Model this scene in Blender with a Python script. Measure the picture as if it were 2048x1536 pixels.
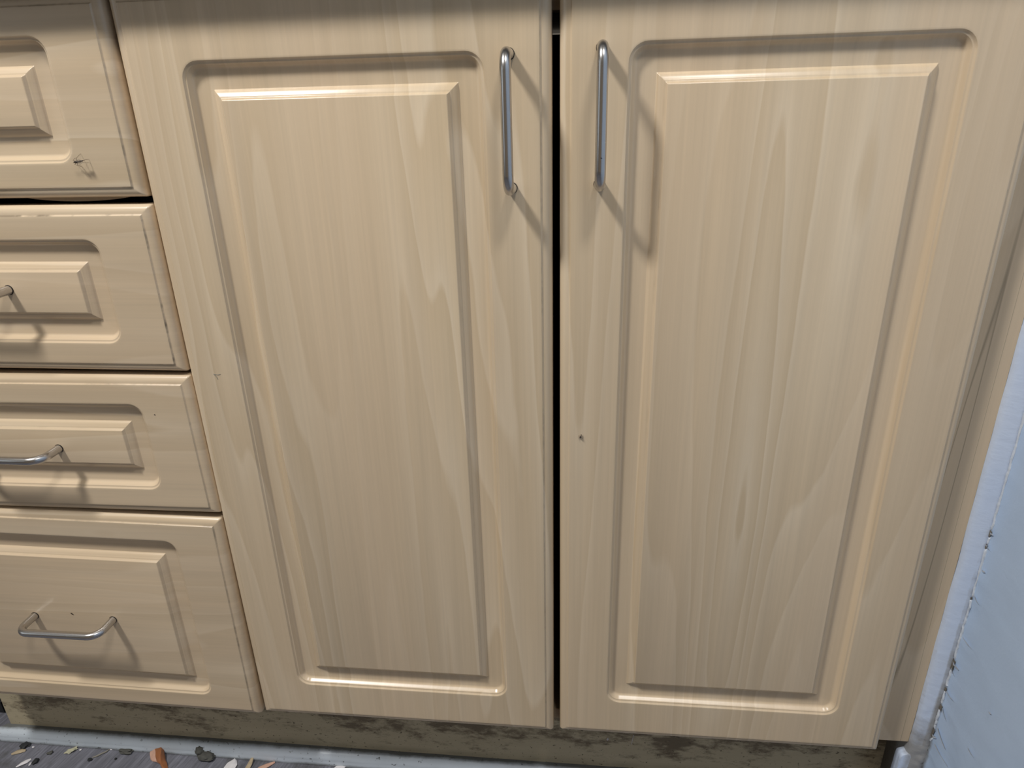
import bpy, bmesh, math, random
from mathutils import Vector, Matrix, noise
random.seed(7)
for o in list(bpy.data.objects): bpy.data.objects.remove(o, do_unlink=True)
S = bpy.context.scene
COL = S.collection
U = 1.0378e-3                       # one working unit (about a millimetre) in metres

# ------------------------------------------------------------------ camera
def cam_matrix(yaw, pitch, roll, c):
    Rz = Matrix.Rotation(yaw, 3, 'Z'); Rx = Matrix.Rotation(pitch, 3, 'X'); Ry = Matrix.Rotation(roll, 3, 'Y')
    M = Rz @ Rx @ Ry
    r, f, u = M.col[0], M.col[1], M.col[2]
    m = Matrix(((r[0], u[0], -f[0], c[0]*U), (r[1], u[1], -f[1], c[1]*U), (r[2], u[2], -f[2], c[2]*U), (0, 0, 0, 1)))
    return m
cd = bpy.data.cameras.new('camera'); cam = bpy.data.objects.new('camera', cd); COL.objects.link(cam)
cam.matrix_world = cam_matrix(0.1113, -0.3902, 0.0283, (-4.80, -537.96, 626.84))
cd.sensor_fit = 'HORIZONTAL'; cd.sensor_width = 36.0; cd.lens = 36.0*1351.62/2048
cd.clip_start = 0.01; cd.clip_end = 50
S.camera = cam

# ------------------------------------------------------------------ light and exposure
S.view_settings.view_transform = 'Standard'; S.view_settings.look = 'None'
S.view_settings.gamma = 1.0; S.view_settings.use_curve_mapping = False
S.view_settings.exposure = 0.04
W = bpy.data.worlds.new('room_light'); S.world = W; W.use_nodes = True
bg = W.node_tree.nodes['Background']; bg.inputs[0].default_value = (1.0, 0.87, 0.70, 1); bg.inputs[1].default_value = 0.125
def lamp(name, loc, aim, power, size, color):
    l = bpy.data.lights.new(name, 'AREA'); l.shape = 'DISK'; l.size = size; l.energy = power; l.color = color
    o = bpy.data.objects.new(name, l); COL.objects.link(o); o.location = Vector(loc)*U
    o.rotation_euler = (Vector(aim)-Vector(loc)).to_track_quat('-Z', 'Y').to_euler()
    return o
lamp('ceiling_lamp', (-950, -725, 1985), (-200, 0, 300), 27.5, 0.24, (1.0, 0.99, 0.97))
lamp('second_lamp', (325, -840, 2050), (60, 0, 250), 10.0, 0.27, (1.0, 0.98, 0.95))

wl = lamp('cool_fill_left', (-2750, -1500, 1000), (300, -100, 250), 4.0, 1.3, (0.78, 0.90, 1.0)); wl.data.shape = 'SQUARE'  # added cool fill from the left, brightens the side wall; no known window

# ------------------------------------------------------------------ material helpers
class NT:
    def __init__(s, name):
        s.m = bpy.data.materials.new(name); s.m.use_nodes = True
        s.t = s.m.node_tree; s.n = s.t.nodes; s.l = s.t.links
        s.b = s.n['Principled BSDF']
    def new(s, t, **k):
        x = s.n.new(t)
        for a, v in k.items(): setattr(x, a, v)
        return x
    def put(s, sock, v):
        if isinstance(v, bpy.types.NodeSocket): s.l.new(v, sock)
        elif v is not None:
            if isinstance(v, (tuple, list)) and len(v) == 3 and sock.type == 'RGBA': v = (*v, 1)
            sock.default_value = v
    def math(s, op, a, b=None, clamp=False):
        x = s.new('ShaderNodeMath', operation=op, use_clamp=clamp); s.put(x.inputs[0], a)
        if b is not None: s.put(x.inputs[1], b)
        return x.outputs[0]
    def coord(s): return s.new('ShaderNodeTexCoord').outputs['Object']
    def map(s, v, scale, loc=(0, 0, 0), rot=(0, 0, 0)):
        x = s.new('ShaderNodeMapping'); s.put(x.inputs[0], v); x.inputs['Scale'].default_value = scale
        x.inputs['Location'].default_value = loc; x.inputs['Rotation'].default_value = rot
        return x.outputs[0]
    def noise(s, v, scale=1, detail=2, rough=.5, dist=0):
        x = s.new('ShaderNodeTexNoise'); s.put(x.inputs['Vector'], v); x.inputs['Scale'].default_value = scale
        x.inputs['Detail'].default_value = detail; x.inputs['Roughness'].default_value = rough; x.inputs['Distortion'].default_value = dist
        return x.outputs[0]
    def ramp(s, f, stops, interp='LINEAR'):
        x = s.new('ShaderNodeValToRGB'); s.put(x.inputs[0], f); r = x.color_ramp; r.interpolation = interp
        while len(r.elements) < len(stops): r.elements.new(.5)
        for e, (p, c) in zip(r.elements, stops):
            e.position = p; e.color = (*c, 1) if isinstance(c, tuple) else (c, c, c, 1)
        return x.outputs[0]
    def mix(s, f, a, b, mode='MIX'):
        x = s.new('ShaderNodeMix', data_type='RGBA', blend_type=mode); s.put(x.inputs[0], f); s.put(x.inputs[6], a); s.put(x.inputs[7], b)
        return x.outputs[2]
    def attr(s, name): return s.new('ShaderNodeAttribute', attribute_name=name).outputs['Fac']
    def bump(s, h, strength=.3, dist=.001):
        x = s.new('ShaderNodeBump'); s.put(x.inputs['Height'], h); x.inputs['Strength'].default_value = strength; x.inputs['Distance'].default_value = dist
        s.l.new(x.outputs[0], s.b.inputs['Normal'])
    def fin(s, col, rough=.5, metal=0, spec=.5):
        s.put(s.b.inputs['Base Color'], col); s.put(s.b.inputs['Roughness'], rough); s.b.inputs['Metallic'].default_value = metal
        s.b.inputs['Specular IOR Level'].default_value = spec
        return s.m

def wood(name, along, tint=(1, 1, 1), contrast=1.0, rough=.25, lines=0.0, off=(0, 0, 0)):
    k = NT(name); c = k.coord()
    def st(a, l, lo=off):                               # across / along scales
        return k.map(c, (a, a*.3, l) if along == 'Z' else (l, a*.3, a), lo)
    wob = k.noise(k.map(c, (9, 9, 9), off), 1, 2, .5)
    big = k.noise(st(9.5, .75), 1, 1.5, .5, .25)
    drift = k.noise(st(13, .25, (3.1+off[0], 1.7, 4.4)), 1, 1, .5)
    v = k.math('ADD', k.math('MULTIPLY', big, 13.0), k.math('MULTIPLY', drift, 2.5))
    v = k.math('ADD', v, k.math('MULTIPLY', wob, .35))
    saw = k.math('FRACT', v)                            # cathedral figure: slow rise, sudden fall
    fig = k.ramp(saw, [(0, .95), (.07, .12), (.4, .35), (.8, .6), (1.0, .95)])
    fib = k.noise(st(330, 5), 1, 3, .6)
    fib2 = k.noise(st(60, 1.6, (5, 2, 1)), 1, 2, .55)
    patch = k.noise(st(9, .7, (9+off[0], 3, 7)), 1, 2, .5)
    A = (.62*tint[0], .475*tint[1], .305*tint[2]); B = (.74*tint[0], .60*tint[1], .425*tint[2])
    C2 = (.70*tint[0], .54*tint[1], .365*tint[2])
    col = k.mix(k.math('MULTIPLY', fig, 1.0*contrast, True), A, B)
    col = k.mix(k.ramp(patch, [(.38, 0.0), (.62, .8)]), col, C2)
    f = k.math('ADD', k.math('MULTIPLY', fib, .17*contrast), k.math('MULTIPLY', fib2, .24*contrast))
    f = k.math('ADD', f, 1-.205*contrast)
    hsv = k.new('ShaderNodeHueSaturation'); k.put(hsv.inputs['Value'], f); k.put(hsv.inputs['Color'], col)
    col = hsv.outputs[0]
    if lines:
        lv = k.math('FRACT', k.math('ADD', k.math('MULTIPLY', k.noise(st(16, .45, (2, 5, 1)), 1, 2, .6, .2), 6), k.math('MULTIPLY', drift, 7)))
        lm = k.ramp(lv, [(0, 1.0), (.03, .0), (.975, .0), (1, 1.0)])
        col = k.mix(k.math('MULTIPLY', lm, lines), col, (.16, .12, .07))
    d = k.attr('dirt')                                  # grime caught in the routed step
    dn = k.noise(k.map(c, (22, 22, 22)), 1, 4, .75)
    dm = k.math('MULTIPLY', d, k.ramp(dn, [(.50, 0.0), (.64, 1.0)]))
    col = k.mix(k.math('MULTIPLY', dm, .85, True), col, (.085, .06, .035))
    k.bump(fib, .05, .0004)
    return k.fin(col, rough, 0, .5)

M_DOOR = wood('maple_vinyl_upright', 'Z')
M_DRAW = wood('maple_vinyl_level', 'X', (.96, .955, .955), contrast=1.0, rough=.28)
M_FILL = wood('maple_filler', 'Z', (.95, .95, .95), .9, .42, .55, (4.2, 0, 1.3))
M_CARC = wood('carcass_board', 'Z', (.55, .53, .5), .5, .6)
k = NT('gap_shade_black'); M_SHADE = k.fin((.012, .011, .010), .9, 0, .1)  # near-black colour standing in for deep shade seen through the gaps
k = NT('counter_laminate'); M_TOP = k.fin((.24, .23, .22), .4)

def kick_mat():
    k = NT('soiled_plinth_board'); c = k.coord()
    g = k.noise(k.map(c, (5, 30, 90)), 1, 4, .6)
    base = k.mix(g, (.50, .42, .27), (.62, .53, .36))
    sep = k.new('ShaderNodeSeparateXYZ'); k.put(sep.inputs[0], c)
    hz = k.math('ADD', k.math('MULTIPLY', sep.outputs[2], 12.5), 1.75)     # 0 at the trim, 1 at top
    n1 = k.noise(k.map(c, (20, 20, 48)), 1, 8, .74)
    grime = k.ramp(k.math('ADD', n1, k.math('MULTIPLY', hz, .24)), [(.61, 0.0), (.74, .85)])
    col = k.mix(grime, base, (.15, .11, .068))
    n2 = k.noise(k.map(c, (170, 170, 230)), 1, 3, .6)
    sp = k.ramp(n2, [(.63, 0.0), (.69, .85)])
    col = k.mix(sp, col, (.06, .045, .03))
    foot = k.ramp(sep.outputs[2], [(0, 1.0), (1, 0.0)])
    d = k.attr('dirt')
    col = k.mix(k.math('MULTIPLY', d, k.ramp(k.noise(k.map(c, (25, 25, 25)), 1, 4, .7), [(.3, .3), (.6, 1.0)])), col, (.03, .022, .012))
    k.bump(n1, .4, .0015)
    return k.fin(col, .55, 0, .3)
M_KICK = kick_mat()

def paint_mat(name, A, B, specks=True, bumps=.25, rough=.45, brush=True, grime=.8, gcol=(.07, .065, .05)):
    k = NT(name); c = k.coord()
    n = k.noise(k.map(c, (7, 7, 7)), 1, 4, .6)
    col = k.mix(k.ramp(n, [(.3, 0.0), (.7, 1.0)]), A, B)
    d = k.attr('dirt')
    n1 = k.noise(k.map(c, (60, 60, 95)), 1, 5, .7)
    dm = k.ramp(k.math('ADD', k.math('MULTIPLY', d, .62), k.math('MULTIPLY', k.math('ADD', n1, k.noise(k.map(c, (16, 16, 30)), 1, 4, .7)), .27)), [(.46, 0.0), (.72, 1.0)])
    col = k.mix(k.math('MULTIPLY', dm, grime), col, gcol)
    if specks:
        n2 = k.noise(k.map(c, (210, 210, 210)), 1, 2, .5)
        n3 = k.noise(k.map(c, (9, 9, 9)), 1, 2, .5)
        sp = k.math('MULTIPLY', k.ramp(n2, [(.66, 0.0), (.71, .9)]), k.ramp(n3, [(.35, .25), (.6, 1.0)]))
        col = k.mix(sp, col, (.05, .05, .05))
    h = k.noise(k.map(c, (55, 55, 160) if brush else (70, 70, 110)), 1, 4, .6)
    k.bump(k.math('ADD', h, k.math('MULTIPLY', n1, .6)), bumps, .0012)
    return k.fin(col, rough, 0, .5)
M_TRIM = paint_mat('blue_white_gloss_paint', (.50, .55, .59), (.62, .67, .73), True, .25, .32, True, .85)
M_STRIP = paint_mat('blue_white_strip_paint', (.60, .70, .88), (.65, .73, .88), False, .3, .32, True, .8, (.27, .245, .205))
M_WALL = paint_mat('grey_blue_wall_paint', (.51, .65, .86), (.535, .67, .88), False, .2, .42, False, .75, (.22, .21, .185))
M_PLAS = paint_mat('bare_plaster', (.42, .40, .37), (.55, .54, .52), True, .9, .8, False)
M_CHIP = paint_mat('exposed_filler', (.10, .085, .065), (.26, .23, .19), True, .8, .8, False)
M_FLAKE = paint_mat('pale_flake_paint', (.62, .67, .74), (.68, .72, .78), False, .2, .5, False, 0)

def floor_mat():
    k = NT('scuffed_vinyl_floor'); c = k.coord()
    r = k.map(c, (1, 1, 1), rot=(0, 0, math.radians(13)))
    st = k.noise(k.map(r, (380, 26, 1)), 1, 4, .65)
    st2 = k.noise(k.map(r, (120, 9, 1), (2, 3, 0)), 1, 3, .6)
    b = k.noise(k.map(c, (22, 22, 22)), 1, 5, .65)
    col = k.mix(k.ramp(st, [(.3, 0.0), (.72, 1.0)]), (.105, .105, .122), (.26, .26, .30))
    col = k.mix(k.ramp(st2, [(.35, .6), (.65, 0.0)]), col, (.10, .10, .115))
    col = k.mix(k.ramp(st, [(.68, 0.0), (.8, .6)]), col, (.5, .5, .54))
    col = k.mix(k.ramp(b, [(.50, 0.0), (.68, .85)]), col, (.07, .068, .062))
    k.bump(k.math('ADD', st, b), .35, .0008)
    return k.fin(col, .5, 0, .4)
M_FLOOR = floor_mat()

def steel_mat():
    k = NT('brushed_steel'); c = k.coord()
    pit = k.noise(k.map(c, (260, 260, 260)), 1, 1, .5)
    pm = k.ramp(pit, [(.775, 0.0), (.80, 1.0)])
    col = k.mix(pm, (.56, .545, .535), (.10, .10, .11))
    return k.fin(col, .27, 1.0, .5)
M_STEEL = steel_mat()
k = NT('black_collar'); M_COLLAR = k.fin((.02, .014, .01), .5)
def plain(name, col, rough=.6, var=.25, sc=150):
    k = NT(name); c = k.coord(); n = k.noise(k.map(c, (sc, sc, sc)), 1, 3, .6)
    k.bump(n, .3, .0006)
    return k.fin(k.mix(n, tuple(x*(1-var) for x in col), tuple(min(1, x*(1+var)) for x in col)), rough, 0, .4)
M_PEEL = plain('onion_skin', (.30, .115, .045), .35, .5, 90)
M_PEELP = plain('onion_skin_pale', (.60, .36, .26), .4, .3, 90)
M_WHITE = plain('white_flake', (.72, .69, .69), .5, .2)
M_TAN = plain('tan_flake', (.42, .33, .21), .6, .35)
M_SEED = plain('pale_seed', (.44, .42, .29), .6, .3)
M_BLACK = plain('black_crumb', (.018, .019, .02), .7, .4)
M_LINT = plain('grey_lint', (.085, .083, .072), .9, .5)
M_DUST = plain('dusty_crumb', (.25, .23, .19), .8, .4)
M_BUG = plain('insect_body', (.022, .013, .008), .45, .3)
M_LEG = plain('insect_leg', (.14, .095, .06), .6, .2)
k = NT('insect_wing'); k.b.inputs['Alpha'].default_value = .42; M_WING = k.fin((.25, .2, .15), .3)

# ------------------------------------------------------------------ object helpers
def mesh_obj(name, verts, faces, mats, parent=None, dirt=None, smooth=35, fmat=None, origin=(0, 0, 0)):
    me = bpy.data.meshes.new(name)
    ox = Vector(origin)
    me.from_pydata([tuple((Vector(v)-ox)*U) for v in verts], [], faces)
    if not isinstance(mats, (list, tuple)): mats = [mats]
    for m in mats: me.materials.append(m)
    if fmat:
        for p, i in zip(me.polygons, fmat): p.material_index = i
    if dirt is not None:
        a = me.attributes.new('dirt', 'FLOAT', 'POINT')
        a.data.foreach_set('value', dirt)
    bm = bmesh.new(); bm.from_mesh(me); bmesh.ops.recalc_face_normals(bm, faces=bm.faces); bm.to_mesh(me); bm.free()
    for p in me.polygons: p.use_smooth = True
    me.set_sharp_from_angle(angle=math.radians(smooth))
    o = bpy.data.objects.new(name, me); COL.objects.link(o)
    if parent: o.parent = parent
    else: o.location = ox*U
    return o
def tag(o, label=None, cat=None, group=None, kind=None):
    if label: o['label'] = label
    if cat: o['category'] = cat
    if group: o['group'] = group
    if kind: o['kind'] = kind
    return o
def empty(name, loc, label, cat, group=None):
    o = bpy.data.objects.new(name, None); o.empty_display_size = .02; COL.objects.link(o); o.location = Vector(loc)*U
    return tag(o, label, cat, group)
def box_data(x0, x1, y0, y1, z0, z1, b=.6):
    bm = bmesh.new(); bmesh.ops.create_cube(bm, size=1)
    for v in bm.verts:
        v.co = Vector((x0+(v.co.x+.5)*(x1-x0), y0+(v.co.y+.5)*(y1-y0), z0+(v.co.z+.5)*(z1-z0)))
    if b: bmesh.ops.bevel(bm, geom=bm.edges[:], offset=b, segments=2, affect='EDGES')
    vs = [v.co.copy() for v in bm.verts]; bm.verts.index_update(); fs = [[v.index for v in f.verts] for f in bm.faces]
    bm.free(); return vs, fs
def box(name, x0, x1, y0, y1, z0, z1, mat, parent=None, origin=(0, 0, 0), b=.6):
    vs, fs = box_data(x0, x1, y0, y1, z0, z1, b)
    return mesh_obj(name, vs, fs, mat, parent, origin=origin)

NS = 7                                                   # segments per corner
def rrect(x0, x1, z0, z1, y, r):
    pts = []
    r = max(.02, min(r, (x1-x0)/2.01, (z1-z0)/2.01))
    for cx, cz, a0 in ((x1-r, z1-r, 0), (x0+r, z1-r, 90), (x0+r, z0+r, 180), (x1-r, z0+r, 270)):
        for i in range(NS+1):
            a = math.radians(a0+90*i/NS); pts.append(Vector((cx+r*math.cos(a), y, cz+r*math.sin(a))))
    return pts
def skin(loops, cap_last=True, cap_first=False):
    vs = []; fs = []; n = len(loops[0])
    for L in loops: vs += L
    for j in range(len(loops)-1):
        for i in range(n):
            a = j*n+i; b = j*n+(i+1) % n
            fs.append((a, b, b+n, a+n))
    if cap_last: fs.append(tuple(range((len(loops)-1)*n, len(loops)*n)))
    if cap_first: fs.append(tuple(reversed(range(n))))
    return vs, fs
DF = 6.7                                                 # depth of the routed field
def slab(face, gx, gz, px, pz, y0=0.0, rG=14.0, th=0.0, edge_dirt=1.0, lo=.1):
    """Routed front: outer edge profile, flat border, groove, field; and the raised panel."""
    X0, X1, Z0, Z1 = face
    def rot(loops):
        if not th: return loops
        c, s = math.cos(th), math.sin(th)
        return [[Vector((X1+c*(p.x-X1)-s*(p.z-Z0), p.y, Z0+s*(p.x-X1)+c*(p.z-Z0))) for p in L] for L in loops]
    prof = [(-8.6, 18.0, 1.6, 0), (-8.8, 17.6, 1.6, 0), (-8.8, 8.2, 1.6, 0)]
    for i in range(1, 8):
        t = math.pi/2*i/7
        prof.append((-8.8+6.9*(1-math.cos(t)), 8.2-6.8*math.sin(t), 1.6 if i < 4 else .8, 0))
    prof += [(-1.2, 1.35, .5, .6), (-.75, 1.1, .4, 1), (-.25, .35, .3, 1), (.0, .08, .3, .5), (.45, 0, .3, 0), (2.0, 0, .3, 0)]
    loops = [rrect(X0+i, X1-i, Z0+i, Z1-i, y0+y, r) for i, y, r, d in prof]; dirt = [d*edge_dirt for i, y, r, d in prof]
    g = [(-1.5, 0), (-.35, 0), (.1, .12), (.45, .5), (1.1, 1.45), (1.45, 1.62), (2.5, 1.8), (2.75, 2.05)]
    for i, y in ((3.5, 3.35), (4.4, 4.8), (4.9, 5.5), (5.4, 6.0), (6.1, 6.45), (7.1, DF)):
        g.append((i, y))
    for i, y in g:
        loops.append(rrect(X0+gx+i, X1-gx-i, Z0+gz+i, Z1-gz-i, y0+y, rG-i)); dirt.append(.2 if 1.2 < i < 2.6 else 0)
    foot = 8.2
    loops.append(rrect(X0+px-foot, X1-px+foot, Z0+pz-foot, Z1-pz+foot, y0+DF, .5)); dirt.append(0)
    n = len(loops[0])
    frame = rot(loops)
    fv, ff = skin(frame, cap_last=False, cap_first=True)
    fd = [d*(1 if p.x > X1-12 else lo) for d, L in zip(dirt, loops) for p in L]
    pp = [(foot, DF), (7.6, 6.25), (7.1, 5.6), (6.6, 4.95), (4.8, 3.85), (3.3, 2.95), (3.0, 2.72), (2.1, 2.55), (1.75, 2.3), (.6, .55), (.2, .12), (-.3, 0)]
    pl = [rrect(X0+px-e, X1-px+e, Z0+pz-e, Z1-pz+e, y0+y, .45) for e, y in pp]
    pv, pf = skin(rot(pl))
    pd = [.12 if 1.6 < e < 2.4 else 0 for e, y in pp for _ in range(n)]
    return (fv, ff, fd), (pv, pf, pd), rot
def handle(parent, origin, a, b, y0=0.0, out=26.5, rad=4.0, bend=12.0, name='handle'):
    """Bent round bar from a to b (points on the front), standing off by out."""
    a = Vector((a[0], y0, a[1])); b = Vector((b[0], y0, b[1])); d = (b-a).normalized(); o = Vector((0, -1, 0))
    path = [a, a+o*(out-bend)*.5, a+o*(out-bend)]
    for i in range(1, 9):
        t = math.pi/2*i/8
        path.append(a+o*(out-bend)+o*bend*math.sin(t)+d*bend*(1-math.cos(t)))
    L = (b-a).length
    for i in range(1, 4): path.append(a+o*out+d*(bend+(L-2*bend)*i/4))
    for i in range(0, 9):
        t = math.pi/2*i/8
        path.append(b+o*out-d*bend+d*bend*math.sin(t)-o*bend*(1-math.cos(t)))
    path += [b+o*(out-bend)*.5, b]
    vs, fs, fm = tube(path, rad)
    for p in (a, b):                                    # thin dark washer at each foot
        v2, f2, m2 = tube([p+Vector((0, .3, 0)), p+Vector((0, -.6, 0))], rad+.4, 16)
        n = len(vs); vs += v2; fs += [tuple(i+n for i in f) for f in f2]; fm += [1]*len(f2)
    return mesh_obj(name, vs, fs, [M_STEEL, M_COLLAR], parent, fmat=fm, origin=origin, smooth=50)

def tube(path, r, n=16, collar=None):
    vs = []; fs = []; fm = []
    P = [Vector(p) for p in path]
    up = None
    for i, p in enumerate(P):
        t = (P[min(i+1, len(P)-1)]-P[max(i-1, 0)]).normalized()
        if up is None:
            up = t.orthogonal().normalized()
        up = (up-t*up.dot(t)).normalized(); s = t.cross(up)
        rr = r(i) if callable(r) else r
        for j in range(n):
            a = 2*math.pi*j/n; vs.append(p+(up*math.cos(a)+s*math.sin(a))*rr)
    for i in range(len(P)-1):
        for j in range(n):
            fs.append((i*n+j, i*n+(j+1) % n, (i+1)*n+(j+1) % n, (i+1)*n+j)); fm.append(0)
    fs.append(tuple(reversed(range(n)))); fs.append(tuple(range((len(P)-1)*n, len(P)*n))); fm += [0, 0]
    return vs, fs, fm

# ------------------------------------------------------------------ setting: floor, wall, trims
FZ = -150.0; WX = 361.0
def grid(nu, nv, fn):
    vs = [fn(i/nu, j/nv) for j in range(nv+1) for i in range(nu+1)]
    fs = [(j*(nu+1)+i, j*(nu+1)+i+1, (j+1)*(nu+1)+i+1, (j+1)*(nu+1)+i) for j in range(nv) for i in range(nu)]
    return vs, fs
def N(x, y=0., z=0.): return noise.noise(Vector((x, y, z)))

vs, fs = grid(2, 2, lambda u, v: (-3000+u*(WX+3000), -3200+v*3800, FZ))
tag(mesh_obj('floor', vs, fs, M_FLOOR), 'scuffed dark grey vinyl floor with fine diagonal scratches', kind='structure')

vs, fs = box_data(-3000, WX, -2560, -2500, FZ, 860, 0)  # unseen wall added to keep low ambient light off the cabinets
tag(mesh_obj('horizon_block', vs, fs, M_FILL), 'added low wall behind the viewer that blocks light from the horizon', kind='structure')
# right wall: a plane facing -x whose near-corner paint is lumpy and broken
def wallpt(u, v):
    # u: from the corner (y=9) forwards; v: height
    y = 17-(u**1.9)*1700; z = FZ+v**1.25*1500
    near = math.exp(-(9.5-y)/16.0); low = min(1, max(0, 1-(z+100)/400))
    dx = (N(y*.035, z*.03)*1.2+N(y*.12, z*.10, 3)*.5)*(.35+.65*low)
    dx += near*(N(1, z*.11)*1.6+N(4, z*.37)*.9)*(.3+.9*low)
    ry = near*(N(7, z*.16)*2.6+N(9, z*.45)*1.4)*(.2+1.0*low)
    return (WX+dx, y+ry, z)
vs, fs = grid(60, 260, wallpt)
wd = []
for v in vs:
    near = max(0, 1-(9.5-v[1])/5.0); low = min(1, max(0, 1-(v[2]+100)/420))
    wd.append(min(1, near*(.15+.8*low)))
wall = tag(mesh_obj('wall_right', vs, fs, M_WALL, dirt=wd, smooth=60), 'grey blue painted side wall with cracked paint at the corner', kind='structure')
# wall body behind the paint (stops light leaking in behind the corner)
vs, fs = box_data(WX+6, WX+60, -1700, 650, FZ, 1250, 0)
mesh_obj('plaster_body', vs, fs, M_PLAS, wall)
# raised paint flakes along the corner
for (y, z, l, w, a, t) in ((3, 113.8, 10, 4, .2, .5), (5, 104.6, 7, 3, -.5, .4), (6.5, 264, 4, 3, .3, .6), (6, 250, 8, 2.2, -.2, .5), (-1, 79, 15, 2.2, .12, .35), (0, 54, 11, 2.2, -.55, .3),
                           (4.5, 18, 7, 4, .6, .5), (1, 195, 9, 2, -.25, .3), (-3, 148, 16, 1.6, .05, .25), (3, 226, 5, 2.4, .4, .4), (-6, 28, 20, 3, -.35, .3), (-12, 12, 26, 2.0, .05, .2), (-55, 118, 4, 2, .3, .3), (-48, 60, 9, 2, 0, .25)):
    def fp(u, v, y=y, z=z, l=l, w=w, a=a, t=t):
        s = (u-.5)*l; q = (v-.5)*w*(1-.55*u)+N(u*3+z, v*2)*w*.35
        yy = y-(s*math.cos(a)-q*math.sin(a)); zz = z+s*math.sin(a)+q*math.cos(a)
        return (WX-1.4-t*1.4*(v**1.5)-.5*math.sin(math.pi*u), yy, zz)
    v1, f1 = grid(6, 3, fp)
    mesh_obj('paint_flake', v1, f1, M_FLAKE, wall)

# corner strip between filler board and wall (painted batten, rounded, ragged at the wall side)
prof = [(346.0, 24), (346.2, 18.6), (347.2, 16.2), (349.2, 14.4), (352.0, 13.0), (355.0, 11.9), (357.6, 11.0), (360.0, 10.4), (362.6, 10.6), (363.5, 22)]
NZ = 420; vs = []; wd = []
for j in range(NZ+1):
    z = FZ+(j/NZ)**1.2*1200
    low = min(1, max(0, 1-(z+100)/360)); vl = min(1, max(0, 1-(z+50)/125))
    for i, (x, y) in enumerate(prof):
        q = i/(len(prof)-1)
        r = (N(z*.10, i*.3)*1.0+N(z*.33, i*.7)*.7)*(.12+1.5*vl)*(.4+q)
        cr = max(0, min(1, (45-z)/60))
        dx = r*.5-(q > .6)*(max(0, N(3, z*.13)-.25)*4*low+(1.3+1.2*N(8, z*.2))*cr)
        vs.append((x+dx+(q < .3)*N(z*.02, 5)*1.0, y+r*.9, z))
        d = vl*1.0+.05
        if i in (0, 1, 2): d = max(d, .35*low+.15)
        if i >= 6: d = max(d, .25+.75*low)
        wd.append(min(1, d))
n = len(prof); fs = [(j*n+i, j*n+i+1, (j+1)*n+i+1, (j+1)*n+i) for j in range(NZ) for i in range(n-1)]
t1 = tag(mesh_obj('trim_1', vs, fs, M_STRIP, dirt=wd, smooth=60), 'bluish white painted corner strip between filler board and wall', kind='structure')

# ragged caulk bead along the joint, broken away at several spots
holes = ((110, 9), (78, 5), (54, 6), (262, 5), (248, 4), (190, 3), (18, 8))
bp = []; br = []
for j in range(560):
    z = 6+j*1.35; hole = max([max(0, 1-abs(z-a)/b) for a, b in holes])
    low = max(0, 1-z/330)
    bp.append((360.7+N(2, z*.09)*.5+hole*2.2, 9.4+N(5, z*.13)*1.4*(.4+low)+N(6, z*.6)*.6*low, z))
    br.append(max(.15, (1.15+N(3, z*.06)*.5+N(4, z*.33)*.3+N(4, z*.9)*.15)*(1-1.1*hole)))
v1, f1, m1 = tube(bp, lambda i: br[i], 7)
mesh_obj('caulk_bead', v1, f1, M_FLAKE, t1)
for (y, z, ry, rz) in ((8.6, 110, 2.3, 6.5), (8.2, 54, 1.8, 3.6), (8.6, 78, 1.4, 2.6), (9, 18, 1.6, 5.5), (9.4, 262, 1.5, 3.4), (9.6, 248, 1.2, 2.6), (9.5, 190, .9, 1.8)):
    v1, f1 = grid(8, 8, lambda u, v: (360.0-.35*math.sin(math.pi*u)*math.sin(math.pi*v)+N(u*3, v*3, z)*.3, y+(u-.5)*2*ry*(1+.5*N(v*4, z))-(v-.5)*1.2, z+(v-.5)*2*rz*(1+.3*N(u*4, z))))
    mesh_obj('paint_chip', v1, f1, M_CHIP, t1)

# floor trim along the plinth: quarter-round, painted
KY = 62.0
def quarter(name, x0, x1, y, r, h, n=140):
    pf = [(y+.5, FZ+h+.2), (y-1.2, FZ+h)]+[(y-1.2-(r-1.2)*math.sin(t), FZ+h-(h-7)*(1-math.cos(t))) for t in [math.pi/2*i/9 for i in range(1, 10)]]+[(y-r-.4, FZ+6.2), (y-r-.5, FZ+.4), (y-r+.3, FZ)]
    vs = []; wd = []
    for j in range(n+1):
        for i, (a, b) in enumerate(pf):
            xs = x0-26*max(0, (y-a)/r)**1.2; x = xs+(x1-xs)*j/n
            vs.append((x, a+N(x*.02, i*.2)*.5, b+N(x*.03, i*.2, 4)*.5))
            q = i/(len(pf)-1)
            wd.append(min(1, max(0, .95-q*2.6)+(.5 if i >= len(pf)-2 else 0)+.17))
    m = len(pf); fs = [(j*m+i, j*m+i+1, (j+1)*m+i+1, (j+1)*m+i) for j in range(n) for i in range(m-1)]
    fs += [tuple(range(m)), tuple(reversed(range(n*m, n*m+m)))]
    return mesh_obj(name, vs, fs, M_TRIM, dirt=wd, smooth=40)
tag(quarter('baseboard_front', -774, 348, KY, 13.0, 18.5), 'blue white quarter round floor trim along the soiled plinth', kind='structure')
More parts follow.
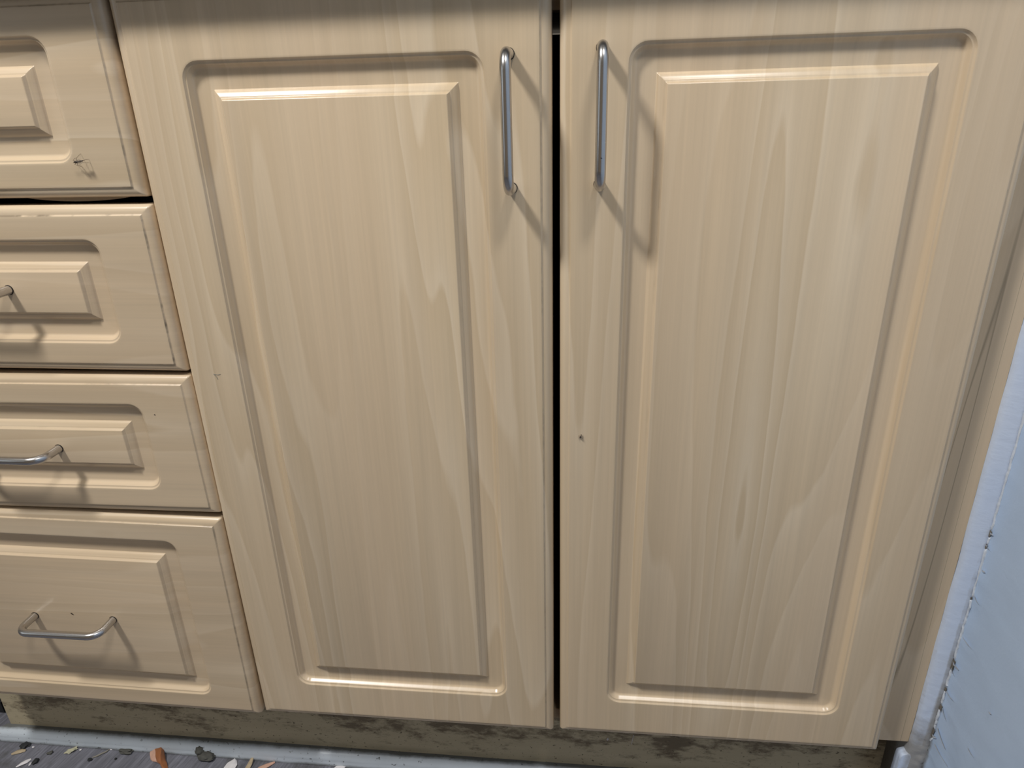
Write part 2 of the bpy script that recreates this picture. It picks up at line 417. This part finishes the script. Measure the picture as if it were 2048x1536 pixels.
# stub of skirting on the side wall, under the filler board
pf = [(361, -19.5), (347, -22), (341.6, -24), (339.6, -26), (338.8, -30), (338.5, -70), (338.2, FZ)]
vs = []; wd = []; n = 14
for j in range(n+1):
    y = 14.5+11*j/n
    for i, (x, z) in enumerate(pf):
        vs.append((x+N(y*.3, i)*.8, y+N(i*.8, 2)*1.2*(j == 0), z+N(y*.25, i*.6, 3)*1.0-(3.5 if j == 0 else 0)*(i < 3)))
        wd.append(.3 if i > 1 else .6)
m = len(pf); fs = [(j*m+i, j*m+i+1, (j+1)*m+i+1, (j+1)*m+i) for j in range(n) for i in range(m-1)]
fs += [tuple(range(m))]
tag(mesh_obj('baseboard_right', vs, fs, M_STRIP, dirt=wd, smooth=50), 'chipped blue white skirting stub on the side wall under the filler', kind='structure')

# ------------------------------------------------------------------ plinth (kick board)
def kick(u, v): return (-770+u*(770+349.2), KY, FZ+v*138.5)
vs, fs = grid(120, 18, kick)
b0 = len(vs); vs2 = [(x, y+16, z) for x, y, z in vs]
nu, nv = 120, 18
side = [(j*(nu+1), (j+1)*(nu+1), b0+(j+1)*(nu+1), b0+j*(nu+1)) for j in range(nv)]
side2 = [(j*(nu+1)+nu, (j+1)*(nu+1)+nu, b0+(j+1)*(nu+1)+nu, b0+j*(nu+1)+nu) for j in range(nv)]
allv = list(vs)+vs2
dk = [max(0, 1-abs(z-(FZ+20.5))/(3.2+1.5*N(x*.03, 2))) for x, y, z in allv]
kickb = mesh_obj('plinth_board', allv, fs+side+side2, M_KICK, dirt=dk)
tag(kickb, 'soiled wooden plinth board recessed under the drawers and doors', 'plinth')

# ------------------------------------------------------------------ door cabinet
DO = (-26.0, 0, 0)
doorcab = empty('door_cabinet', DO, 'pale maple base cabinet with two tall routed doors beside the wall', 'cabinet')
CT = 716.0                                               # carcass top
CF = 20.0                                                # carcass front edge
box('side_panel', -364.0, -347.0, CF, 520, -9, CT, M_SHADE, doorcab, DO)  # panel coloured near-black so the drawer gap reads as shaded
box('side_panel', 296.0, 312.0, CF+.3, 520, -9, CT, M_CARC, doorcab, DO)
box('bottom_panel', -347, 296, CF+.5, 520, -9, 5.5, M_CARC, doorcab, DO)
box('back_panel', -347, 296, 505, 520, 6, CT, M_SHADE, doorcab, DO)
box('top_rail', -347, 296, CF, 38, 690.5, 706, M_CARC, doorcab, DO)
box('filler_strip', 310.0, 346.5, CF, CF+16, -9.6, CT, M_FILL, doorcab, DO)
def door(face, hx, hz, label, th):
    (fv, ff, fd), (pv, pf, pd), rot = slab(face, 40.27, 40.27, 68.95, 68.95, th=th, edge_dirt=.3)
    d = mesh_obj('door', fv, ff, M_DOOR, doorcab, dirt=fd, origin=DO, smooth=32); d['label'] = label
    mesh_obj('raised_panel', pv, pf, M_DOOR, d, dirt=pd, origin=DO, smooth=32)
    handle(d, DO, (hx, hz), (hx, hz-93.4))
    return d
dl = door((-352.5, -39.1, 0.3, 705.0), -60.6, 661.6, 'left door, hinged beside the drawers', -.0008)
dr = door((-14.7, 299.3, 2.6, 707.5), 6.3, 663.6, 'right door, hinged beside the wall', .0008)

# ------------------------------------------------------------------ drawer cabinet
RO = (-557.6, 0, 0)
drawcab = empty('drawer_cabinet', RO, 'pale maple base cabinet with a stack of four routed drawers', 'cabinet')
box('side_panel', -382.0, -365.0, CF, 520, -9, CT, M_SHADE, drawcab, RO)
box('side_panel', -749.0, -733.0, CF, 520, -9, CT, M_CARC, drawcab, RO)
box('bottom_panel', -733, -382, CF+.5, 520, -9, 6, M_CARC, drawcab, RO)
box('back_panel', -733, -382, 505, 520, 6, CT, M_SHADE, drawcab, RO)
box('top_rail', -733, -382, CF, 38, 690.5, 706, M_CARC, drawcab, RO)
DR = ((574.0, 705.3, .86, -.0018, 640.0, 'top drawer, in the shade of the worktop', .6),
      (418.8, 550.6, 2.3, -.0033, 487.6, 'second drawer from the top, grimy right edge', 1.1),
      (267.0, 397.8, 4.2, .0047, 329.4, 'third drawer from the top', .5),
      (-4.1, 243.8, 0.0, -.0110, 118.5, 'deep bottom drawer', .45))
for z0, z1, dx, th, hz, lab, ed in DR:
    (fv, ff, fd), (pv, pf, pd), rot = slab((-740.7+dx, -374.5+dx, z0, z1), 42.94, 19.16, 70.08, 47.79, th=th, edge_dirt=ed)
    d = mesh_obj('drawer', fv, ff, M_DRAW, drawcab, dirt=fd, origin=RO, smooth=32); d['label'] = lab
    mesh_obj('raised_panel', pv, pf, M_DRAW, d, dirt=pd, origin=RO, smooth=32)
    handle(d, RO, (-603.9, hz), (-511.3, hz-.0))
    box('drawer_box', -728, -388, 18.0, 470, z0+(-3 if z0 < 500 else 2), z0+60, M_CARC, d, RO)
    if z0 > 500:                                        # the vinyl lip that sags under the top drawer
        v1, f1 = grid(24, 3, lambda u, v: (-478+u*98, 9.5+v*.6+.8*math.sin(math.pi*u), z0-8.4-v*3.9*math.sin(math.pi*u)**.7))
        mesh_obj('loose_edging', v1, f1, M_CARC, d, origin=RO)

# ------------------------------------------------------------------ worktop over both cabinets
wt = empty('worktop', (-200, 250, 722), 'grey worktop overhanging the cabinets, seen only by its shade', 'worktop')
box('worktop_slab', -790, WX-1, -23, 560, 722, 760, M_TOP, wt, (-200, 250, 722), b=3)

# ------------------------------------------------------------------ beyond the plinth's left end
hose = empty('ribbed_hose', (-822, 104, FZ), 'black and pale grey ribbed hose past the left end of the plinth', 'hose')
path = [(-824-.003*i*i, 104+i*1.6, FZ+13+i*1.5) for i in range(0, 34)]
vs, fs, fm = tube(path, lambda i: 8.5 if i % 3 else 10.5, 14)
mesh_obj('hose_pipe', vs, fs, plain('pale_hose', (.45, .46, .52), .35, .2), hose, origin=(-822, 104, FZ))
box('hose_cuff', -836, -808, 92, 104, FZ, FZ+24, M_BLACK, hose, (-822, 104, FZ), b=3)

# ------------------------------------------------------------------ litter on the floor
def blob(name, c, r, mat, label, cat, squash=(1, 1, .5), group=None, seed=0, sub=2, rz=0.0):
    bm = bmesh.new(); bmesh.ops.create_icosphere(bm, subdivisions=sub, radius=1)
    R = Matrix.Rotation(rz, 3, 'Z')
    vs = []
    for v in bm.verts:
        k_ = .85+.6*N(v.co.x*1.6+seed, v.co.y*1.6, v.co.z*1.6+seed*.3)
        p = R @ Vector((v.co.x*squash[0]*k_, v.co.y*squash[1]*k_, v.co.z*squash[2]*k_))*r
        vs.append(Vector(c)+p)
    fs = [[v.index for v in f.verts] for f in bm.faces]; bm.free()
    zmin = min(v.z for v in vs); vs = [v+Vector((0, 0, c[2]-zmin)) for v in vs]
    o = mesh_obj(name, vs, fs, mat, origin=c, smooth=60)
    return tag(o, label, cat, group)
def ribbon(name, pts, widths, mat, label, cat, curl=1.5, th=.5, n=5, parent=None, origin=None):
    """Curved flake along pts with varying width and a cross curl."""
    P = [Vector(p) for p in pts]; vs = []
    for i, p in enumerate(P):
        t = (P[min(i+1, len(P)-1)]-P[max(i-1, 0)]).normalized()
        s = t.cross(Vector((0, 0, 1)))
        s = s.normalized() if s.length > .05 else Vector((1, 0, 0))
        nn = s.cross(t).normalized()
        for j in range(n+1):
            q = j/n*2-1
            vs.append(p+s*q*widths[i]+nn*(curl*(1-q*q))+Vector((0, 0, .25+.3*N(i*.9, j*.9, p.x))))
    fs = [(i*(n+1)+j, i*(n+1)+j+1, (i+1)*(n+1)+j+1, (i+1)*(n+1)+j) for i in range(len(P)-1) for j in range(n)]
    b = len(vs); vs += [v+Vector((0, 0, -th*.5)) for v in vs]
    fs += [tuple(reversed([q+b for q in f])) for f in fs]
    m = n+1; edge = [j for j in range(m)]+[i*m+n for i in range(1, len(P))]+[(len(P)-1)*m+j for j in range(n-1, -1, -1)]+[i*m for i in range(len(P)-2, 0, -1)]
    fs += [(edge[i], edge[(i+1) % len(edge)], edge[(i+1) % len(edge)]+b, edge[i]+b) for i in range(len(edge))]
    if parent: return mesh_obj(name, vs, fs, mat, parent, origin=origin, smooth=60)
    o = mesh_obj(name, vs, fs, mat, origin=P[len(P)//2], smooth=60)
    return tag(o, label, cat)
f = FZ
pe = empty('onion_skin', (-550.4, 41.7, f), 'curled brown onion skin leaning on the blue white floor trim', 'onion skin')
SKIN = (((-565.4, 50.3, 2.0), (-558.3, 52.0, 7.0), (-549.9, 53.2, 10.0), (-545.3, 50.7, 8.0)), ((-561.8, 44.3, 1.5), (-553.6, 45.6, 7.0), (-544.5, 45.7, 10.5), (-541.0, 45.4, 4.0)), ((-557.5, 38.4, 1.0), (-550.0, 39.4, 6.0), (-541.7, 38.3, 9.0), (-537.4, 39.9, 2.0)), ((-553.4, 36.1, 0.6), (-546.1, 34.4, 3.5), (-538.0, 32.3, 6.0), (-532.0, 34.2, 1.5)), ((-545.0, 35.0, 1.0), (-539.6, 31.4, 2.5), (-533.4, 28.5, 4.0), (-528.1, 29.9, 1.0)), ((-538.2, 29.4, 0.6), (-533.0, 25.9, 2.0), (-527.5, 23.8, 2.5), (-524.5, 24.8, 0.6)))
def sheet(name, ctrl, mat, parent, origin, sub=2):
    bm = bmesh.new(); nr, nc = len(ctrl), len(ctrl[0])
    v_ = [[bm.verts.new((x, y, f+z+.3)) for x, y, z in r] for r in ctrl]
    for a in range(nr-1):
        for b in range(nc-1): bm.faces.new((v_[a][b], v_[a][b+1], v_[a+1][b+1], v_[a+1][b]))
    bmesh.ops.subdivide_edges(bm, edges=bm.edges[:], cuts=2, use_grid_fill=True, smooth=.6)
    for v in bm.verts: v.co += Vector((N(v.co.x*.3, v.co.y*.3)*.5, 0, N(v.co.x*.4, v.co.y*.4, 3)*.4+.2))
    geo = bmesh.ops.extrude_face_region(bm, geom=bm.faces[:])
    for v in [g for g in geo['geom'] if isinstance(g, bmesh.types.BMVert)]: v.co.z -= .35
    bm.verts.index_update(); vs = [v.co.copy() for v in bm.verts]; fs = [[v.index for v in q.verts] for q in bm.faces]; bm.free()
    return mesh_obj(name, vs, fs, mat, parent, origin=origin, smooth=50)
sheet('skin_curl', [r[1:] for r in SKIN], M_PEEL, pe, (-550.4, 41.7, f))
sheet('pale_lobe', [r[:2] for r in SKIN[:5]], M_PEELP, pe, (-550.4, 41.7, f))
ribbon('white_flake', [(-447.0, 48.4, f+.4), (-446.5, 45.3, f+1), (-446.5, 40.6, f+1.4), (-447.5, 34.4, f+1.0), (-448.6, 27.1, f+.4)], [.6, 4.2, 7, 7.5, 6.5], M_WHITE, 'white pointed flake on the floor right of the onion skin', 'flake', 1.0)
ribbon('tan_sliver', [(-422.2, 51.5, f+5.5), (-422.6, 47.9, f+4.2), (-423.1, 41.7, f+2.2), (-424.2, 34.4, f+.6), (-425.7, 26.1, f+.4)], [.8, 2.1, 3.0, 3.3, 3.0], M_TAN, 'tan upright sliver between the white flakes', 'sliver', .8)
ribbon('brown_skin_scrap', [(-392.5, 47.9, f+.6), (-399.8, 42.2, f+1.4), (-407.0, 37.0, f+1.6), (-413.3, 31.3, f+.6)], [1.2, 3.2, 3.6, 2], M_PEELP, 'small reddish brown skin scrap beside the tan sliver', 'onion skin', 1.0)
ribbon('white_flake', [(-298.5, 51.5, f+.7), (-302.6, 48.9, f+1.4), (-307.3, 45.3, f+1.2), (-312.5, 40.6, f+.4)], [2.2, 4.5, 5, 3], M_WHITE, 'jagged white flake under the left door by the floor trim', 'flake', .9)
blob('black_crumb', (-740.0, 43.9, f), 6.6, M_BLACK, 'largest black crumb near the left end of the floor trim', 'crumb', (1.1, .8, .4), seed=1, rz=.5)
ribbon('tan_flake', [(-748.8, 31.3, f+.5), (-743.6, 34.4, f+1.2), (-738.4, 37.0, f+1.0), (-733.7, 38.0, f+.4)], [1.4, 3.2, 3.4, 1.4], M_TAN, 'tan flake below the largest black crumb', 'flake', 1.2)
ribbon('white_flake', [(-728.0, 14.1, f+.4), (-723.9, 18.3, f+1.2), (-719.7, 22.4, f+1.2), (-717.1, 26.6, f+.4)], [.6, 2.6, 3.2, 1.2], M_WHITE, 'longer white chip low in the left floor corner', 'flake', .8)
blob('white_crumb', (-712.4, 19.3, f), 2.2, M_WHITE, 'tiny white crumb between white chip and black crumb', 'crumb', (.7, 1.3, .5), seed=3)
blob('black_crumb', (-707.8, 23.2, f), 4.2, M_BLACK, 'smaller black crumb right of the tiny white crumb', 'crumb', (.9, 1.2, .5), seed=4)
blob('pale_seed', (-671.5, 42.3, f), 6.0, M_SEED, 'pale green oval seed husk on the floor below the trim', 'seed', (1.35, .68, .3), seed=5, rz=.75, sub=3)
blob('dark_crumb', (-697.9, 37.0, f), 3.8, M_LINT, 'dark grey crumb left of the pale seed husk', 'crumb', (1.2, .8, .4), seed=6, rz=.5)
blob('white_crumb', (-660.5, 44.8, f), 1.6, M_WHITE, 'white speck right of the pale seed husk', 'crumb', (1, 1, .6), seed=7)
blob('white_crumb', (-727.6, 43.7, f), 1.7, M_WHITE, 'white speck right of the largest black crumb', 'crumb', (1.2, .8, .6), seed=8)
blob('white_crumb', (-619.5, 48.9, f), 2.0, M_WHITE, 'white speck at the trim above the pale twig', 'crumb', (1.3, .8, .5), seed=9)
tw = [(-636.6, 34.9, f+.9), (-631.4, 37.8, f+1.2), (-627.8, 41.7, f+1.1), (-623.6, 44.6, f+1.2), (-622.1, 48.4, f+.9)]
vs, fs, fm = tube(tw, lambda i: (.7, 1.2, 1.0, 1.1, .6)[i], 8)
tag(mesh_obj('twig', vs, fs, M_DUST, origin=tw[2]), 'pale crooked twig on the floor left of the onion skin', 'twig')
blob('black_crumb', (-637.6, 31.8, f), 2.9, M_BLACK, 'black crumb below the pale crooked twig', 'crumb', (1.2, .8, .5), seed=11)
blob('black_crumb', (-604.4, 35.9, f), 1.7, M_BLACK, 'tiny round black crumb between twig and onion skin', 'crumb', (1, 1, .6), seed=12)
for i, (x, y, r, s_) in enumerate(((-596, 47, 7.5, (1.5, .7, .4)), )):
    blob('dust_clump', (x, y, f), r, M_LINT, 'grey dust clump at the trim left of the onion skin', 'dust', s_, seed=20+i, sub=3)
lc = empty('lint_ball', (-488.0, 48.9, f), 'dark fuzzy lint ball against the floor trim right of the onion skin', 'lint')
for i in range(2):
    c = ((-493.8, 49.4, f+6), (-484.9, 46.8, f))[i]; r = (6.5, 9.5)[i]
    bm = bmesh.new(); bmesh.ops.create_icosphere(bm, subdivisions=3, radius=1)
    vs = [Vector(c)+Vector((v.co.x*(.95, 1.25)[i], v.co.y*.8, v.co.z*(.9, .55)[i]+(.5 if i == 0 else .5)))*r*(1+.35*N(v.co.x*2.5+i*4, v.co.y*2.5, v.co.z*2.5)) for v in bm.verts]
    fs = [[v.index for v in fc.verts] for fc in bm.faces]; bm.free()
    mesh_obj('fluff', vs, fs, M_LINT, lc, origin=(-488.0, 48.9, f), smooth=70)
# a thread and a white drip on the plinth face
v1, f1, m1 = tube([(61.0, KY-.7, -90), (61.8, KY-.8, -83), (62.9, KY-.7, -75)], .35, 6)
tag(mesh_obj('white_thread', v1, f1, M_WHITE, origin=(62, KY, -83)), 'fine white thread stuck to the plinth below the right door', 'thread')
blob('white_crumb', (32.3, KY-1.0, -86), 1.9, M_WHITE, 'white blob stuck to the plinth under the door gap side', 'crumb', (.8, .5, 1.2), seed=31)

# ------------------------------------------------------------------ insects
def ellipsoid(c, r, axis=None, seg=10):
    bm = bmesh.new(); bmesh.ops.create_uvsphere(bm, u_segments=seg, v_segments=8, radius=1)
    R = Vector((1, 0, 0)).rotation_difference(Vector(axis)).to_matrix() if axis else Matrix.Identity(3)
    vs = [Vector(c)+R @ Vector((v.co.x*r[0], v.co.y*r[1], v.co.z*r[2])) for v in bm.verts]
    bm.verts.index_update(); fs = [[v.index for v in fc.verts] for fc in bm.faces]; bm.free()
    return vs, fs
def joined(parts):
    vs = []; fs = []
    for v, f_ in parts:
        n = len(vs); vs += v; fs += [tuple(i+n for i in q) for q in f_]
    return vs, fs
MO = (-411, -5, 594)
mq = empty('mosquito', (-411, 0, 594), 'long legged mosquito resting on the top drawer front', 'insect')
bx, by, bz = -410.6, -5.2, 594.3
v1, f1 = joined([ellipsoid((bx+2.2, by, bz+.5), (2.9, .75, .75), (1, 0, .16)), ellipsoid((bx-1.0, by-.3, bz-.05), (1.5, 1.0, 1.0)), ellipsoid((bx-2.9, by+.1, bz-.1), (.75, .65, .7))])
mesh_obj('body', v1, f1, M_BUG, mq, origin=(-411, 0, 594))
for i, (sx, sz, kx, kz) in enumerate(((-1.6, .4, -3.6, 2.2), (-.4, .8, .5, 4.4), (1.2, .5, 4.6, 1.2), (-1.6, -.6, -2.8, -2.6), (-.2, -.7, -.4, -3.4), (1.2, -.5, 4.8, -.9))):
    a = Vector((bx+sx*.5, by, bz+sz*.5)); kn = Vector((bx+sx*.5+kx*.55, by-1.2, bz+kz*.6)); ft = Vector((bx+sx*.5+kx*1.25, -.15, bz+kz*1.35))
    v1, f1, m1 = tube([a, kn, kn.lerp(ft, .5)+Vector((.1, -.2, .1)), ft], lambda q: (.22, .18, .14, .1)[q], 6)
    mesh_obj('leg', v1, f1, M_LEG, mq, origin=(-411, 0, 594))
for s_ in (1, -1):
    v1, f1 = grid(6, 3, lambda u, v: (bx-1.0+u*6.6, by-.9-.4*u+.15*s_*v, bz+.25*s_+(v-.1)*s_*2.1*math.sin(math.pi*min(1, .12+u*.88))))
    mesh_obj('wing', v1, f1, M_WING, mq, origin=(-411, 0, 594))
v1, f1, m1 = tube([(bx-3.4, by, bz), (bx-5.6, by+1.6, bz-.9)], .13, 6); mesh_obj('proboscis', v1, f1, M_LEG, mq, origin=(-411, 0, 594))
fy = empty('small_fly', (-5, 0, 355.2), 'tiny dark fly on the stile of the right door', 'insect')
v1, f1 = joined([ellipsoid((-5.2, -1.3, 354.9), (1.35, .75, .8), (.35, 0, 1)), ellipsoid((-4.6, -1.2, 356.9), (.5, .45, .5))])
mesh_obj('body', v1, f1, M_BUG, fy, origin=(-5, 0, 355.2))
for s_ in (1, -1):
    v1, f1 = grid(4, 2, lambda u, v: (-5+s_*(.2+v*.7)+u*.3, -1.9-.2*v, 356-u*3.2)); mesh_obj('wing', v1, f1, M_WING, fy, origin=(-5, 0, 355.2))
    for q in range(3):
        v1, f1, m1 = tube([(-5, -1, 355.6-q*.6), (-5+s_*1.3, -1.1, 355.9-q*1.0), (-5+s_*1.9, -.1, 356-q*1.5)], .1, 5); mesh_obj('leg', v1, f1, M_LEG, fy, origin=(-5, 0, 355.2))
# small marks in the vinyl
def mark(parent, origin, pts, r, name='scratch'):
    v1, f1, m1 = tube(pts, r, 6); mesh_obj(name, v1, f1, M_BUG if name == 'speck' else M_DUST, parent, origin=origin)
kids = [c for c in drawcab.children if c.name.startswith('drawer') and not c.name.startswith('drawer_')]
mark(dl, DO, [(-336, -.05, 410), (-333.5, -.1, 407), (-333.0, -.1, 404.8)], .28); mark(dl, DO, [(-335.8, -.05, 409.6), (-332, -.1, 409.2), (-329.5, -.05, 409.6)], .22)
mark(kids[3], RO, [(-559.6, -.1, 124.5), (-558.2, -.2, 123.6), (-557.2, -.1, 122.4)], .5, 'speck')
mark(kids[2], RO, [(-403.2, -.1, 368.2), (-402.4, -.1, 367.8)], .45, 'speck')
